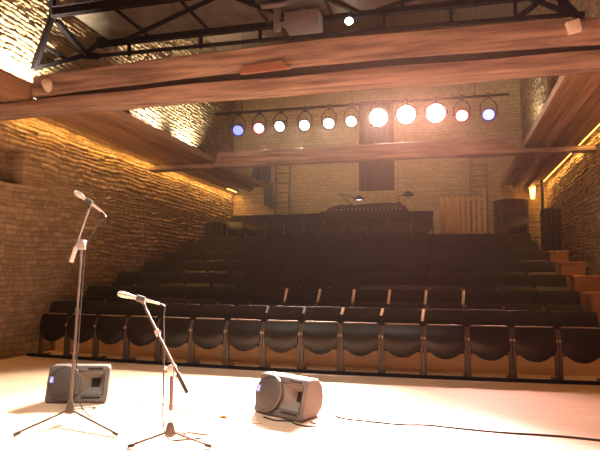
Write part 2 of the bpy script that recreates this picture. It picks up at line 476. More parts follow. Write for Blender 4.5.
# ------------------------------------------------------------------ big hewn timbers
def timber(name, x0, x1, yc, dy, z0, z1, crown, seed, label, parent=None, nseg=120, jag=.010, top=None):
    rs = random.Random(seed); m = MB()
    ny, nz = 5, 5
    ring = []
    for i in range(ny): ring.append((-1 + 2 * i / ny, -1))
    for i in range(nz): ring.append((1, -1 + 2 * i / nz))
    for i in range(ny): ring.append((1 - 2 * i / ny, 1))
    for i in range(nz): ring.append((-1, 1 - 2 * i / nz))
    n = len(ring); ph = [rs.uniform(0, 6.28) for _ in range(n * 3)]
    V, F = [], []
    for s in range(nseg + 1):
        t = s / nseg; x = x0 + (x1 - x0) * t
        off = crown * 4 * t * (1 - t)
        for k, (a, b) in enumerate(ring):
            rr = 1 - .07 * (abs(a) * abs(b)) ** 4
            j1 = jag * (math.sin(x * 1.7 + ph[k]) * .6 + math.sin(x * 4.3 + ph[k + n]) * .4) + rs.uniform(-.3, .3) * jag
            V.append((x, yc + dy / 2 * a * rr + j1, z0 + off + ((top(x) if top else z1) - z0) * (.5 + .5 * b * rr) + jag * math.sin(x * 2.9 + ph[k + 2 * n]) * .7))
    for s in range(nseg):
        for k in range(n):
            k2 = (k + 1) % n
            F.append([s * n + k, s * n + k2, (s + 1) * n + k2, (s + 1) * n + k])
    F.append(list(range(n))[::-1]); F.append([nseg * n + k for k in range(n)])
    m._add(V, F)
    o = m.done(name, M_timber, parent, True)
    if label: tag(o, label, 'beam')
    return o
timber('timber_beam', -6.19, 2.49, 6.42, .26, 3.40, 3.585, .03, 1, 'lower half of the big double timber beam crossing nearest the stage')
timber('timber_beam', -5.45, 2.42, 6.40, .24, 3.625, 3.915, .10, 2, 'upper half of the big double timber beam, lying on the lower one')
timber('timber_beam', -6.05, 2.49, 10.56, .24, 3.40, 3.585, .02, 3, 'single timber tie beam crossing behind the double beam, below the spotlights', top=lambda x: 3.71 if -4.50 < x < 1.16 else 3.49)
# wall plate running towards the stage along the left wall
m = MB(); m.box((-6.10, 3.2, 3.60), (-5.54, 6.42, 3.80), .012); m.box((-6.10, 3.2, 3.803), (-5.52, 6.40, 3.85), .008)
tag(m.done('wall_plate', M_plank), 'boxed timber wall plate ending at the left end of the double beam', 'beam')
# added set-back batten closes the joint so no light shows through
def low_top(x): t = (x + 6.19) / 8.68; return 3.580 + .03 * 4 * t * (1 - t)
def up_bot(x): t = (x + 5.45) / 7.87; return 3.630 + .10 * 4 * t * (1 - t)
m = MB(); V, F = [], []; n = 50
for i in range(n + 1):
    x = -5.40 + 7.78 * i / n
    V += [(x, 6.36, low_top(x)), (x, 6.48, low_top(x)), (x, 6.48, up_bot(x)), (x, 6.36, up_bot(x))]
for i in range(n):
    p, q = 4 * i, 4 * i + 4
    for k in range(4): F.append([p + k, q + k, q + (k + 1) % 4, p + (k + 1) % 4])
F += [[0, 1, 2, 3], [4 * n + 3, 4 * n + 2, 4 * n + 1, 4 * n]]
m._add(V, F)
tag(m.done('added_batten', M_shut), 'dark added batten closing off light in the joint of the double timber beam', 'added_batten')
# scarfed repair board on the front face of the upper half
m = MB()
m.prism([(-2.42, 3.66), (-1.78, 3.68), (-1.90, 3.79), (-2.40, 3.76)], 6.245, 6.285)
tag(m.done('repair_board', noisy('red repair board', (.22, .10, .06), (.30, .14, .09), (2, 16, 16), .6), bevel=.004), 'reddish repair board with slanted end let into the upper beam', 'board')

# ------------------------------------------------------------------ plank galleries on both sides
def gallery(name, label, xa, xb, y0, y1, z, ledge_x, inner):
    g = empty(name, label, 'gallery', ((xa + xb) / 2, (y0 + y1) / 2, z))
    inv = Matrix.Translation(-g.location)
    nb = max(3, int(abs(xb - xa) / .2)); lo, hi = min(xa, xb), max(xa, xb)
    m = MB()
    for i in range(nb):
        a = lo + (hi - lo) * i / nb; b = lo + (hi - lo) * (i + 1) / nb
        m.box((a + .003, y0, z + .012 + .004 * (i % 2)), (b - .003, y1, z + .05 + .004 * (i % 2)), .004, inv)
    m.done('deck_boards', M_plank, g)
    for x in ledge_x:
        m = MB(); m.box((x - .06, y0 + .02, z - .10 if x != inner else z - .06), (x + .06, y1 - .02, z + .012 if x != inner else z + .011), .012, inv)
        m.done('joist', M_plank, g)
    xi = inner
    m = MB(); s = 1 if inner < -2 else -1
    m.box((xi - .03 + s * .07, y0, z - .05), (xi + .03 + s * .07, y1, z + .06), .008, inv)
    m.done('fascia_board', M_plank, g)
    return g
gallery('plank_gallery', 'long plank gallery along the left stone wall, lit amber at its wall side', -5.99, -4.76, 6.535, 14.4, 3.62, [-5.2], -4.80)
gallery('plank_gallery', 'long plank gallery with joists along the right stone wall', 1.42, 2.34, 6.535, 15.5, 3.62, [1.72, 2.06], 1.46)

# ------------------------------------------------------------------ steel truss deck overhead
td = empty('truss_deck', 'dark steel truss walkway with grey mesh deck crossing above the double beam', 'truss', (-2.2, 7.8, 5.3))
inv = Matrix.Translation(-td.location)
def tpart(name, fn, matl):
    m = MB(); fn(m)
    for v in m.bm.verts: v.co -= td.location
    return m.done(name, matl, td)
XA, XB, ZD, YN, YFAR = -5.95, 1.91, 5.30, 7.22, 8.36
def f(m):
    nb = 9
    for i in range(nb):
        a = XA + .25 + (XB - XA - .25) * i / nb; b = XA + .25 + (XB - XA - .25) * (i + 1) / nb
        m.box((a + .006, YN + .03, ZD + .02), (b - .006, YFAR - .03, ZD + .032), 0)
tpart('mesh_deck', f, M_mesh)
def ibeam(m, y, z, h=.16, w=.10):
    m.box((XA, y - w / 2, z - h / 2), (XB, y + w / 2, z - h / 2 + .016)); m.box((XA, y - w / 2, z + h / 2 - .016), (XB, y + w / 2, z + h / 2))
    m.box((XA, y - .008, z - h / 2), (XB, y + .008, z + h / 2))
tpart('near_chord', lambda m: ibeam(m, YN, ZD + .03), M_steel)
tpart('far_chord', lambda m: ibeam(m, YFAR, ZD), M_steel)
def f(m):
    m.tube([(-5.9, YFAR, 5.06), (-3, YFAR, 5.03), (0, YFAR, 4.98), (1.91, YFAR, 4.92)], .035, 8)
tpart('lower_chord', f, M_steel)
for i, x in enumerate((-5.3, -3.95, -2.9, -.9, .1, 1.0, 1.6)):
    tpart('strut', lambda m: m.bar((x, YFAR, 5.0), (x + .0, YFAR, ZD - .05), .05, .04), M_steel)
for (a, b) in (((-5.3, YFAR - .05, 5.29), (-3.1, YN + .05, 5.29)), ((-3.1, YN + .05, 5.29), (-2.3, YFAR - .05, 5.29)), ((-2.0, YN + .05, 5.29), (-1.3, YFAR - .05, 5.29)), ((-1.0, YFAR - .05, 5.29), (1.6, YN + .05, 5.29))):
    tpart('brace', lambda m: m.bar(a, b, .06, .04), M_steel)
for x in (-4.9, -3.8, -2.75, -1.7, -.6, .45, 1.4):
    tpart('joist', lambda m: m.bar((x, YN, ZD - .01), (x, YFAR, ZD - .01), .03, .04), M_steel)
# wall brackets at both ends
def f(m):
    m.bar((-6.12, 7.40, 5.70), (-6.12, 7.41, 5.34), .07)
    m.bar((-6.12, 7.41, 5.36), (-6.12, 7.06, 4.34), .07)
    m.bar((-6.12, 7.06, 4.36), (-6.05, 8.15, 5.0), .07)
    m.bar((-6.12, 7.20, 4.80), (-6.09, 7.75, 4.78), .04)
    m.bar((-6.12, 7.42, 5.36), (-5.93, 7.22, 5.33), .07)
    m.bar((-6.1, 7.5, 5.33), (-6.0, 8.15, 5.0), .08)
    m.bar((-6.05, 8.15, 5.0), (-5.9, 8.36, 5.3), .09)
    m.bar((-6.05, 8.15, 5.0), (-5.9, 8.36, 5.05), .09)
tpart('wall_bracket', f, M_steel)
def f(m):
    m.bar((1.92, 8.36, 5.62), (1.5, 8.36, 5.30), .08)
    m.bar((1.92, 8.36, 4.75), (1.55, 8.36, 5.25), .08)
    m.bar((1.1, 8.36, 5.28), (1.75, 8.36, 4.93), .06)
    m.bar((1.0, 8.36, 4.95), (1.5, 8.36, 5.28), .06)
tpart('wall_bracket', f, M_steel)
# winch under the deck
wn = empty('winch', 'grey winch box with round drum hung under the mesh deck', 'winch', (-2.1, 7.9, 5.29))
def wpart(name, fn, matl):
    m = MB(); fn(m)
    for v in m.bm.verts: v.co -= wn.location
    return m.done(name, matl, wn, True)
wpart('housing', lambda m: m.box((-2.33, 7.78, 4.92), (-1.80, 8.10, 5.17), .015), M_grey)
wpart('hanger', lambda m: (m.box((-2.52, 7.86, 4.93), (-2.42, 7.94, 5.28), .008), m.box((-2.44, 7.86, 5.0), (-2.30, 7.94, 5.06), .005)), M_grey)
wpart('bracket', lambda m: m.box((-2.1, 7.9, 5.15), (-2.04, 7.96, 5.28), .005), M_grey)
wpart('drum', lambda m: m.lathe([(0, 0), (.2, 0), (.21, .015), (.21, .05), (.2, .065), (0, .065)], 28, Matrix.Translation((-2.42, 7.62, 5.19)) @ Matrix.Rotation(rad(35), 4, 'X')), M_grey)

# ------------------------------------------------------------------ small white lamps on and above the beams
def lamp_white(name, label, loc, fn_body, fn_glow, glowmat, bodymat, gp='lens'):
    t = empty(name, label, 'lamp', loc)
    m = MB(); fn_body(m); m.done('body', bodymat, t, True)
    m = MB(); fn_glow(m); m.done(gp, glowmat, t, True)
    return t
G_bulb = glow('bulb glow', (1, .93, .78), 14)
M_white = mat('white lamp housing', (.78, .72, .62), .5)
lamp_white('pendant_bulb', 'small glowing white bulb hanging under the truss deck', (-1.42, 8.25, 5.14),
           lambda m: (m.tube([(0, 0, .05), (0, 0, .15)], .012, 8), m.lathe([(.025, .04), (.03, .05), (.02, .08)], 12)),
           lambda m: m.lathe([(0, -.055), (.04, -.045), (.065, -.01), (.055, .025), (.027, .045)], 16), G_bulb, M_black, 'bulb')
def crown_z(x):
    t = (x + 5.45) / 7.87; return 3.915 + .10 * 4 * t * (1 - t)
lamp_white('floodlight', 'square white floodlight clipped on top of the double beam at right', (1.32, 6.27, 3.85),
           lambda m: (m.box((-.07, -.05, -.07), (.07, .05, .07), .015, Matrix.Rotation(rad(-12), 4, 'Y')), m.box((-.012, .0, -.06), (.012, .06, -.02))),
           lambda m: m.box((-.055, -.056, -.055), (.055, -.05, .055), .004, Matrix.Rotation(rad(-12), 4, 'Y')), M_white, M_white)
lamp_white('floodlight', 'small white cylinder floodlight sitting at the left end of the double beam', (-5.17, 6.24, 3.74),
           lambda m: (m.lathe([(.02, -.09), (.05, -.085), (.065, -.03), (.07, .07), (.06, .075)], 18, Matrix.Rotation(rad(70), 4, 'X') @ Matrix.Rotation(rad(25), 4, 'Y')), m.box((-.012, .03, -.04), (.012, .09, 0))),
           lambda m: m.lathe([(0, .06), (.06, .062), (.06, .07), (0, .07)], 18, Matrix.Rotation(rad(70), 4, 'X') @ Matrix.Rotation(rad(25), 4, 'Y')), glow('flood face', (1, .92, .80), 5.0), M_white)

# ------------------------------------------------------------------ lighting bar and eleven spotlights
BY, BZ = 11.1, 4.72
bar = empty('lighting_bar', 'thin dark lighting bar that carries the row of spotlights', 'bar', (-1.85, BY, BZ))
m = MB(); m.tube([(-3.02, 0, 0), (3.02, 0, -.02)], .024, 10); m.done('pipe', M_steel, bar, True)
for x in (-2.4, 0, 2.4):
    m = MB(); m.tube([(x, 0, .0), (x, 0, ZC - .02 - BZ)], .006, 6); m.done('hanging_wire', M_steel, bar)
def spot(x, z, tgt, lens, bodymat, label, r=.115):
    t = empty('spotlight', label, 'spotlight', (x, BY - .02, z), 0, 'spotlights on the bar')
    loc = Vector((x, BY - .02, z)); d = (Vector(tgt) - loc).normalized()
    q = d.to_track_quat('Z', 'Y').to_matrix().to_4x4()
    m = MB()
    m.lathe([(.035, -.26), (.07, -.25), (.085, -.16), (.10, -.10), (r + .01, 0), (r + .034, .03), (r + .034, .05), (r + .004, .05), (r + .004, .02)], 28, q)
    m.done('body', bodymat, t, True)
    m = MB(); m.lathe([(0, .022), (r * .6, .026), (r + .003, .02), (r + .003, .012), (0, .012)], 28, q, caps=False); m.done('lens', lens, t, True)
    m = MB(); zz = BZ - z - .05
    pts = [(-(r + .047), 0, -.02), (-(r + .047), .0, zz * .5), (-.06, .02, zz - .03), (0, .02, zz - .02), (.06, .02, zz - .03), (r + .047, .0, zz * .5), (r + .047, 0, -.02)]
    m.tube(pts, .011, 6); m.done('yoke', M_black, t, True)
    m = MB(); m.box((-.03, -.03, zz - .03), (.03, .07, zz + .075), .008); m.done('clamp', M_black, t)
    return t, loc + d * .12, d
GB = lambda n, c, s: glow(n, c, s)
M_bb = mat('blue lit housing', (.06, .07, .55), .5); M_rb = mat('red lit housing', (.55, .035, .05), .5)  # blue and red lamp glow put into the housing colours
M_gb = mat('grey housing', (.10, .075, .055), .5)
SP = [  # x, z, lens colour, strength, body, label, light colour, watts, target
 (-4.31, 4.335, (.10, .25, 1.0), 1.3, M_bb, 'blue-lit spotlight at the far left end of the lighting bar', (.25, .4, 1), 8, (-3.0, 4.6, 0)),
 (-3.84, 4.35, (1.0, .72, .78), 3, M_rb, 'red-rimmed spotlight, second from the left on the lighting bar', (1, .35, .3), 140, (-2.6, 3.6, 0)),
 (-3.375, 4.36, (1, .92, .78), 5, M_gb, 'white spotlight with grey rim, third from the left on the bar', (1, .84, .69), 700, (-4.1, 3.1, 0)),
 (-2.84, 4.35, (1, .93, .8), 5, M_gb, 'white spotlight, fourth from the left on the bar', (1, .84, .69), 700, (-2.6, 3.0, 0)),
 (-2.33, 4.36, (1, .95, .85), 7, M_gb, 'larger white spotlight, fifth from the left on the bar', (1, .84, .69), 700, (-1.6, 3.9, 0)),
 (-1.86, 4.37, (1, .95, .85), 6, M_gb, 'white spotlight in front of the boarded opening, just left of the three brightest', (1, .84, .69), 600, (-2.2, 3.2, 0)),
 (-1.31, 4.41, (1, .86, .66), 60, M_gb, 'dazzling spotlight, leftmost of the three brightest', (1, .62, .53), 2000, (-1.0, 1.4, .7)),
 (-.76, 4.43, (1, .80, .60), 60, M_gb, 'dazzling spotlight in the middle of the three brightest', (1, .52, .44), 2000, (-.6, 1.4, .7)),
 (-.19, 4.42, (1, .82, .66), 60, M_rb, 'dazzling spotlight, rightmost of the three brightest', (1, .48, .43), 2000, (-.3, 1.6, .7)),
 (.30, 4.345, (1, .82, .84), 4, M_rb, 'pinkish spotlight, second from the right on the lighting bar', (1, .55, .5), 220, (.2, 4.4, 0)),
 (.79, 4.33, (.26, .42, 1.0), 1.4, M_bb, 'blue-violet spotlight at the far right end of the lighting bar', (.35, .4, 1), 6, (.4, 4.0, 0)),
]
LGAIN = 9.5
for (x, z, lc, ls, bmt, lab, col, wt, tg) in SP:
    big = ls > 20  # brightest lenses enlarged; the extra size imitates their glare
    t, p, d = spot(x, z, tg, GB('lens glow', lc, ls), bmt, lab, .17 if big else .105)
    L = bpy.data.lights.new('spot beam', 'SPOT'); L.energy = wt * LGAIN; L.color = col; L.spot_size = rad(36); L.spot_blend = .7; L.shadow_soft_size = .08
    o = bpy.data.objects.new('spot_beam', L); COL.objects.link(o); o.location = p
    o.rotation_euler = d.to_track_quat('-Z', 'Y').to_euler()

# ------------------------------------------------------------------ gallery up-lights and amber wall lights
def light(kind, loc, e, col, size=.1, sizey=None, rot=None, spot_deg=90, blend=.6, spread=None):
    L = bpy.data.lights.new('lamp', kind); L.energy = e; L.color = col
    if kind == 'AREA':
        L.size = size
        if sizey: L.shape = 'RECTANGLE'; L.size_y = sizey
        if spread: L.spread = rad(spread)
    else: L.shadow_soft_size = size
    if kind == 'SPOT': L.spot_size = rad(spot_deg); L.spot_blend = blend
    o = bpy.data.objects.new('lamp_light', L); COL.objects.link(o); o.location = loc
    if rot: o.rotation_euler = rot
    return o
AMB = {'left': 12, 'right': 11}
UP = [(6.75, 'nearest the stage'), (10.45, 'just before the single tie beam'), (12.2, 'beyond the single tie beam')]
for y, where in UP:
    t = empty('uplighter', 'small uplighter on the left gallery, %s' % where, 'lamp', (-5.86, y, 3.678), 0, 'uplighters on the left gallery')
    m = MB(); m.box((-.09, -.11, 0), (.09, .11, .08), .015); m.done('body', M_black, t)
    m = MB(); m.box((-.07, -.09, .08), (.07, .09, .088)); m.done('lens', glow('uplight glow', (1, .86, .6), 8), t)
    light('SPOT', (-5.86, y, 3.80), 1150, (1, .86, .60), .05, rot=Vector((-.32, .08, 1)).to_track_quat('-Z', 'Y').to_euler(), spot_deg=96, blend=.9)
t = empty('uplighter', 'added uplighter on the right gallery brightening the upper wall', 'lamp', (1.66, 12.6, 3.678))  # unseen lamp added to brighten the upper right wall
m = MB(); m.box((-.09, -.11, 0), (.09, .11, .08), .015); m.done('body', M_black, t)
m = MB(); m.box((-.07, -.09, .08), (.07, .09, .088)); m.done('lens', glow('uplight glow', (1, .86, .6), 8), t)
light('SPOT', (1.66, 12.6, 3.80), 260, (1, .86, .62), .05, rot=Vector((.25, .1, 1)).to_track_quat('-Z', 'Y').to_euler(), spot_deg=120, blend=.9)
# amber tubes in the slot between gallery and wall
for side, x, ys in (('left', -6.06, (7.35, 8.85, 10.35, 11.85, 13.35, 14.8)), ('right', 2.40, (7.35, 8.85, 10.35, 11.85, 13.35, 14.75))):
    for i, y in enumerate(ys):
        t = empty('amber_tube_light', 'amber tube light in the slot beside the %s wall, %s from the stage' % (side, ORD[i]), 'lamp', (x, y, 3.70), 0, 'amber tube lights along the %s gallery' % side)
        m = MB(); m.tube([(0, -.70, 0), (0, .70, 0)], .014, 8); m.done('tube', glow('amber tube', (1, .45, .08), 6), t, True)
        m = MB(); m.box((-.025, -.73, .014), (.025, .73, .04), .004)
        sg = 1 if side == 'left' else -1
        for yy in (-.5, .45): m.box((min(0, sg * .13), yy, .016), (max(0, sg * .13), yy + .05, .026)); m.box((min(sg * .11, sg * .13), yy, -.032), (max(sg * .11, sg * .13), yy + .05, .02))
        m.done('holder', M_black, t)
        light('AREA', (x, y, 3.66), AMB[side], (1, .50, .12), .05, 1.42, rot=(0, 0, 0), spread=160)

# two wash lamps hung over the stage front (above the frame)
for i, (x, tx) in enumerate(((-3.6, -3.0), (-.6, -1.4))):
    t = empty('wash_lamp', 'black stage wash lamp hung high over the front of the stage, %s' % ('left' if i == 0 else 'right'), 'lamp', (x, 1.6, 5.6), 0, 'stage wash lamps')
    q = Vector((tx - x, 2.6, -5.6)).normalized().to_track_quat('Z', 'Y').to_matrix().to_4x4()
    m = MB(); m.lathe([(.05, -.25), (.09, -.22), (.12, 0), (.13, .04), (.115, .04), (.105, .0)], 20, q); m.tube([(0, 0, .1), (0, 0, ZC - .02 - 5.6)], .012, 8); m.done('body', M_black, t, True)
    m = MB(); m.lathe([(0, .01), (.10, .012), (.10, .004), (0, .004)], 20, q, caps=False); m.done('lens', glow('wash lens', (1, .9, .75), 6), t, True)
    light('SPOT', Vector((x, 1.6, 5.6)) + (q @ Vector((0, 0, .08))), 750, (1, .88, .74), .1, rot=(q.to_quaternion() @ Vector((0, 0, 1))).to_track_quat('-Z', 'Y').to_euler(), spot_deg=58, blend=.9)
# ------------------------------------------------------------------ back of the hall
def ladder(x, label, z0, z1):
    t = empty('ladder', label, 'ladder', (x, 15.30, z0))
    H = z1 - z0
    def yy(z): return .20 * z / H
    for s in (-1, 1):
        m = MB(); m.bar((s * .21, yy(0), 0), (s * .21, yy(H), H), .045, .03); m.done('rail', M_ladder, t)
    n = int(H / .29)
    for i in range(n):
        z = .2 + i * .29
        m = MB(); m.tube([(-.2, yy(z), z), (.2, yy(z), z)], .015, 8); m.done('rung', M_ladder, t)
ladder(-4.61, 'tall ladder leaning on the back wall left of the boarded opening', TZ[8], 4.9)
ladder(.80, 'tall ladder leaning on the back wall above the pale slatted fence', TZ[8], 4.9)
# slatted pine fence
t = empty('slatted_fence', 'pale pine slatted fence standing at the back of the top platform', 'fence', (.36, 14.2, TZ[8]))
for i in range(9):
    x = -.50 + i * .125
    m = MB(); m.box((x - .035, -.02, 0), (x + .035, 0, 1.22 if i < 8 else 1.36), .004); m.done('slat', M_fence, t)
for z in (.25, 1.12):
    m = MB(); m.box((-.54, 0.001, z), (.54, .03, z + .07), .003); m.done('rail', M_fence, t)
m = MB(); m.box((-.53, .031, .05), (-.12, .045, 1.15)); m.done('backing_board', M_fence, t)
# control desk
t = empty('control_desk', 'dark mixing desk on a draped table behind the top row of seats', 'desk', (-2.03, 14.3, TZ[8]))
m = MB(); m.box((-1.12, -.35, .86), (1.12, .35, .90), .008); m.done('tabletop', M_black, t)
m = MB()
NX = 60; V = []; F = []
for i in range(NX + 1):
    x = -1.12 + 2.24 * i / NX; dy = .015 * math.sin(x * 22) + .008 * math.sin(x * 51)
    V += [(x, -.36 + dy * .3, .90), (x, -.37 + dy, 0.01), (x, -.365 + dy, 0.01), (x, -.355 + dy * .3, .90)]
for i in range(NX):
    p, q = 4 * i, 4 * i + 4; F += [[p, q, q + 1, p + 1], [p + 3, p + 2, q + 2, q + 3], [p, p + 3, q + 3, q], [p + 1, q + 1, q + 2, p + 2]]
m._add(V, F); m.done('drape', M_drape, t)
for sx in (-1, 1):
    m = MB(); m.box((sx * 1.06 - .025, .27, 0), (sx * 1.06 + .025, .32, .86)); m.done('leg', M_black, t)
mc = empty('mixing_console', 'dark humped mixing console lying on the draped desk', 'console', (-2.0, 14.25, TZ[8] + .90))
m = MB(); prof = [(-1.0, 0), (1.0, 0), (1.02, .08), (.85, .17), (.5, .20), (.1, .19), (-.3, .15), (-.6, .17), (-.85, .13), (-1.02, .06)]
m.prism(prof, -.25, .25); m.done('chassis', M_drape, mc, bevel=.01)
m = MB()
for i in range(18): m.box((-.85 + i * .1, -.256, .03), (-.82 + i * .1, -.249, .06), .002)
m.done('knob_row', M_knob, mc)
def desk_lamp(label, x, flip, lit):
    t = empty('desk_lamp', label, 'lamp', (x, 14.3, TZ[8] + (1.108 if lit else 1.125)))
    s = -1 if flip else 1
    m = MB(); m.lathe([(0, -.05), (.06, -.05), (.06, .01), (.02, .025), (0, .025)], 16); m.done('base', M_black, t, True)
    m = MB()
    if lit: m.tube([(0, 0, .02), (-.30, 0, .30)], .011, 8); m.tube([(-.30, 0, .30), (.12, -.03, .17)], .011, 8)
    else: m.tube([(0, 0, .02), (.0, 0, .16), (.20, 0, .25)], .012, 8)
    m.done('arm', M_black, t, True)
    h = Matrix.Translation((.22, -.04, .14)) if lit else Matrix.Translation((.24, 0, .20))
    m = MB(); m.lathe([(.03, .09), (.05, .08), (.12, .03), (.155, -.01), (.15, -.012), (.115, .022), (.045, .07)], 20, h @ Matrix.Rotation(rad(12 if lit else -8), 4, 'X')); m.done('shade', M_black, t, True)
    if lit:
        m = MB(); m.lathe([(0, -.03), (.06, -.025), (.11, .0), (.10, .02), (0, .025)], 18, h @ Matrix.Rotation(rad(12), 4, 'X')); m.done('bulb', glow('desk lamp glow', (.75, .88, 1), 6), t, True)
desk_lamp('lit desk lamp with bluish white glow on the mixing console', -2.42, False, True)
desk_lamp('unlit dark desk lamp at the right end of the mixing console', -1.2, False, False)
# hanging cloths
def cloth(name, label, poly, y, matl, fold=18):
    m = MB(); NX, NZ = 26, 14; V, F = [], []
    zt, zb, xt0, xt1, xb0, xb1 = poly
    for s in (0, 1):
        for i in range(NX + 1):
            for j in range(NZ + 1):
                u, v = i / NX, j / NZ
                x = (xt0 + (xt1 - xt0) * u) * (1 - v) + (xb0 + (xb1 - xb0) * u) * v
                z = zt + (zb - zt) * v + .05 * v * math.sin(u * 5 + 1) - .04 * (1 - v) * math.sin(PI * u)
                V.append((x, y + .02 * math.sin(u * fold) * (.3 + v) - .02 * v + s * .012, z))
    o = (NX + 1) * (NZ + 1)
    def ix(i, j, s): return s * o + i * (NZ + 1) + j
    for i in range(NX):
        for j in range(NZ):
            F.append([ix(i, j, 0), ix(i + 1, j, 0), ix(i + 1, j + 1, 0), ix(i, j + 1, 0)]); F.append([ix(i, j, 1), ix(i, j + 1, 1), ix(i + 1, j + 1, 1), ix(i + 1, j, 1)])
        F.append([ix(i, 0, 0), ix(i, 0, 1), ix(i + 1, 0, 1), ix(i + 1, 0, 0)]); F.append([ix(i, NZ, 0), ix(i + 1, NZ, 0), ix(i + 1, NZ, 1), ix(i, NZ, 1)])
    for j in range(NZ):
        F.append([ix(0, j, 0), ix(0, j + 1, 0), ix(0, j + 1, 1), ix(0, j, 1)]); F.append([ix(NX, j, 0), ix(NX, j, 1), ix(NX, j + 1, 1), ix(NX, j + 1, 0)])
    m._add(V, F)
    return tag(m.done(name, matl, None, True), label, 'cloth')
cloth('hanging_cloth', 'dark blue cloth hanging on the back wall above the left gallery end', (4.75, 3.98, -5.42, -5.02, -5.66, -5.0), 15.53, M_cloth)
cloth('hanging_cloth', 'grey-blue cloth hanging beside the left gallery end below the dark blue one', (3.98, 3.22, -5.25, -4.92, -5.18, -4.86), 15.53, M_cloth2)
# dark drapes at the ends of the upper rows
def draped_or_added_panel(label, x0, x1, y, z0, z1):
    m = MB(); NX = 24; V, F = [], []
    for i in range(NX + 1):
        u = i / NX; x = x0 + (x1 - x0) * u; dy = .02 * math.sin(u * 26)
        zt = z1 - .05 * abs(2 * u - 1) ** 3
        V += [(x, y + dy, z0), (x, y + dy * .4, zt), (x, y + .14 + dy * .4, zt), (x, y + .14, z0)]
    for i in range(NX):
        p, q = 4 * i, 4 * i + 4
        for a in range(4): F.append([p + a, q + a, q + (a + 1) % 4, p + (a + 1) % 4])
    F += [[0, 1, 2, 3], [4 * NX + 3, 4 * NX + 2, 4 * NX + 1, 4 * NX]]
    m._add(V, F); return tag(m.done('draped_or_added_panel', M_drape), label, 'panel', 'black draped panels at the row ends and added dark backings')
draped_or_added_panel('black draped panel at the left wall end of the top rows', -6.08, -5.56, 13.40, TZ[8], 2.60)
draped_or_added_panel('black draped panel against the right wall beside the seventh row', 1.93, 2.33, 12.84, TZ[7], 2.70)
o = draped_or_added_panel('tall dark brown panel standing in for gallery shade on the back wall right of the slatted fence', 1.16, 2.0, 15.28, TZ[8], 3.25)  # dark sheet added where the gallery's shade falls on the wall
o.data.materials[0] = noisy('brown shade panel', (.035, .018, .012), (.06, .03, .02), (8, 8, 1), .95, 0, .3)
o['category'] = 'shade_panel'; o.name = 'shade_panel'; del o['group']
draped_or_added_panel('low added dark backing behind the top row, left of the mixing desk', -5.45, -3.25, 13.72, TZ[8], 2.66)  # dark backings added to hide the lit wall under the top row seats
draped_or_added_panel('low added dark backing behind the top row, right of the mixing desk', -.86, -.58, 13.95, TZ[8], 2.64)
# post and amber wall lantern at the far right
t = empty('lamp_post', 'thin dark post standing at the right wall near the back corner', 'post', (2.28, 14.9, TZ[8]))
m = MB(); m.tube([(0, 0, .02), (0, 0, 1.84)], .04, 10); m.done('pole', M_black, t, True)
m = MB(); m.lathe([(0, 0), (.11, 0), (.11, .02), (.04, .03), (0, .03)], 16); m.done('base', M_black, t, True)
t = empty('wall_lantern', 'small amber lantern glowing low in the back right corner', 'lamp', (2.12, 15.40, 3.50))
m = MB(); m.box((-.10, .02, -.1), (.10, .14, .02), .01); m.box((-.02, .1, -.2), (.02, .2, -.05)); m.done('bracket', M_black, t)
m = MB(); m.lathe([(0, -.34), (.05, -.33), (.06, -.20), (.07, -.02), (0, .03)], 16, Matrix.Translation((0, -.03, .08)) ); m.done('bulb', glow('amber bulb', (1, .42, .06), 9), t, True)
light('POINT', (2.12, 15.28, 3.40), 5, (1, .45, .1), .05)

# ------------------------------------------------------------------ microphone stands
def mic_stand(label, base, top, angs, pole_r, clutch_z=None):
    t = empty('microphone_stand', label, 'microphone stand', base)
    B = Vector(base)
    T = Vector(top) - B
    m = MB(); m.lathe([(0, .075), (.022, .075), (.036, .085), (.034, .12), (.024, .155), (.018, .17), (0, .17)], 16); 
    m.box((-.03, -.03, .07), (.03, .03, .105), .008); m.done('hub', M_standm, t, True)
    for a, Lh in angs:
        d = Vector((math.cos(a), math.sin(a), 0))
        m = MB(); m.tube([d * .025 + Vector((0, 0, .10)), d * Lh + Vector((0, 0, .022))], .009, 8)
        lg = m.done('leg', M_standm, t, True)
        m = MB(); m.tube([d * (Lh - .02) + Vector((0, 0, .022)), d * (Lh + .03) + Vector((0, 0, .014))], [.013, .0135], 10); m.done('rubber_foot', M_black, lg, True)
    return t, T
def pole(t, a, b, r, matl, name='pole'):
    m = MB(); m.tube([a, b], r, 12); return m.done(name, matl, t, True)
def mic(label, tail, head, r=.026):
    """handheld microphone from tail to grille head"""
    a, b = Vector(tail), Vector(head); d = (b - a); L = d.length
    t = empty('microphone', label, 'microphone', a)
    q = d.to_track_quat('Z', 'Y').to_matrix().to_4x4()
    m = MB(); m.lathe([(0, 0), (.008, 0), (.010, .01), (.0115, L * .3), (.0155, L * .62), (.018, L * .70), (.0, L * .70)], 16, q); m.done('handle', M_mic, t, True)
    m = MB(); m.lathe([(.0165, L * .69), (.0215, L * .73), (.0225, L * .76), (.0215, L * .79)], 16, q); m.done('ring', M_chrome, t, True)
    m = MB(); m.lathe([(.019, L * .76), (.0235, L * .82), (.024, L * .88), (.020, L * .95), (.012, L * .99), (0, L)], 18, q, caps=False); m.done('grille_head', M_chrome, t, True)
    m = MB(); m.lathe([(.006, -.03), (.0095, -.028), (.0095, 0.002), (.006, .002)], 12, q); m.done('plug', M_chrome, t, True)
    return t
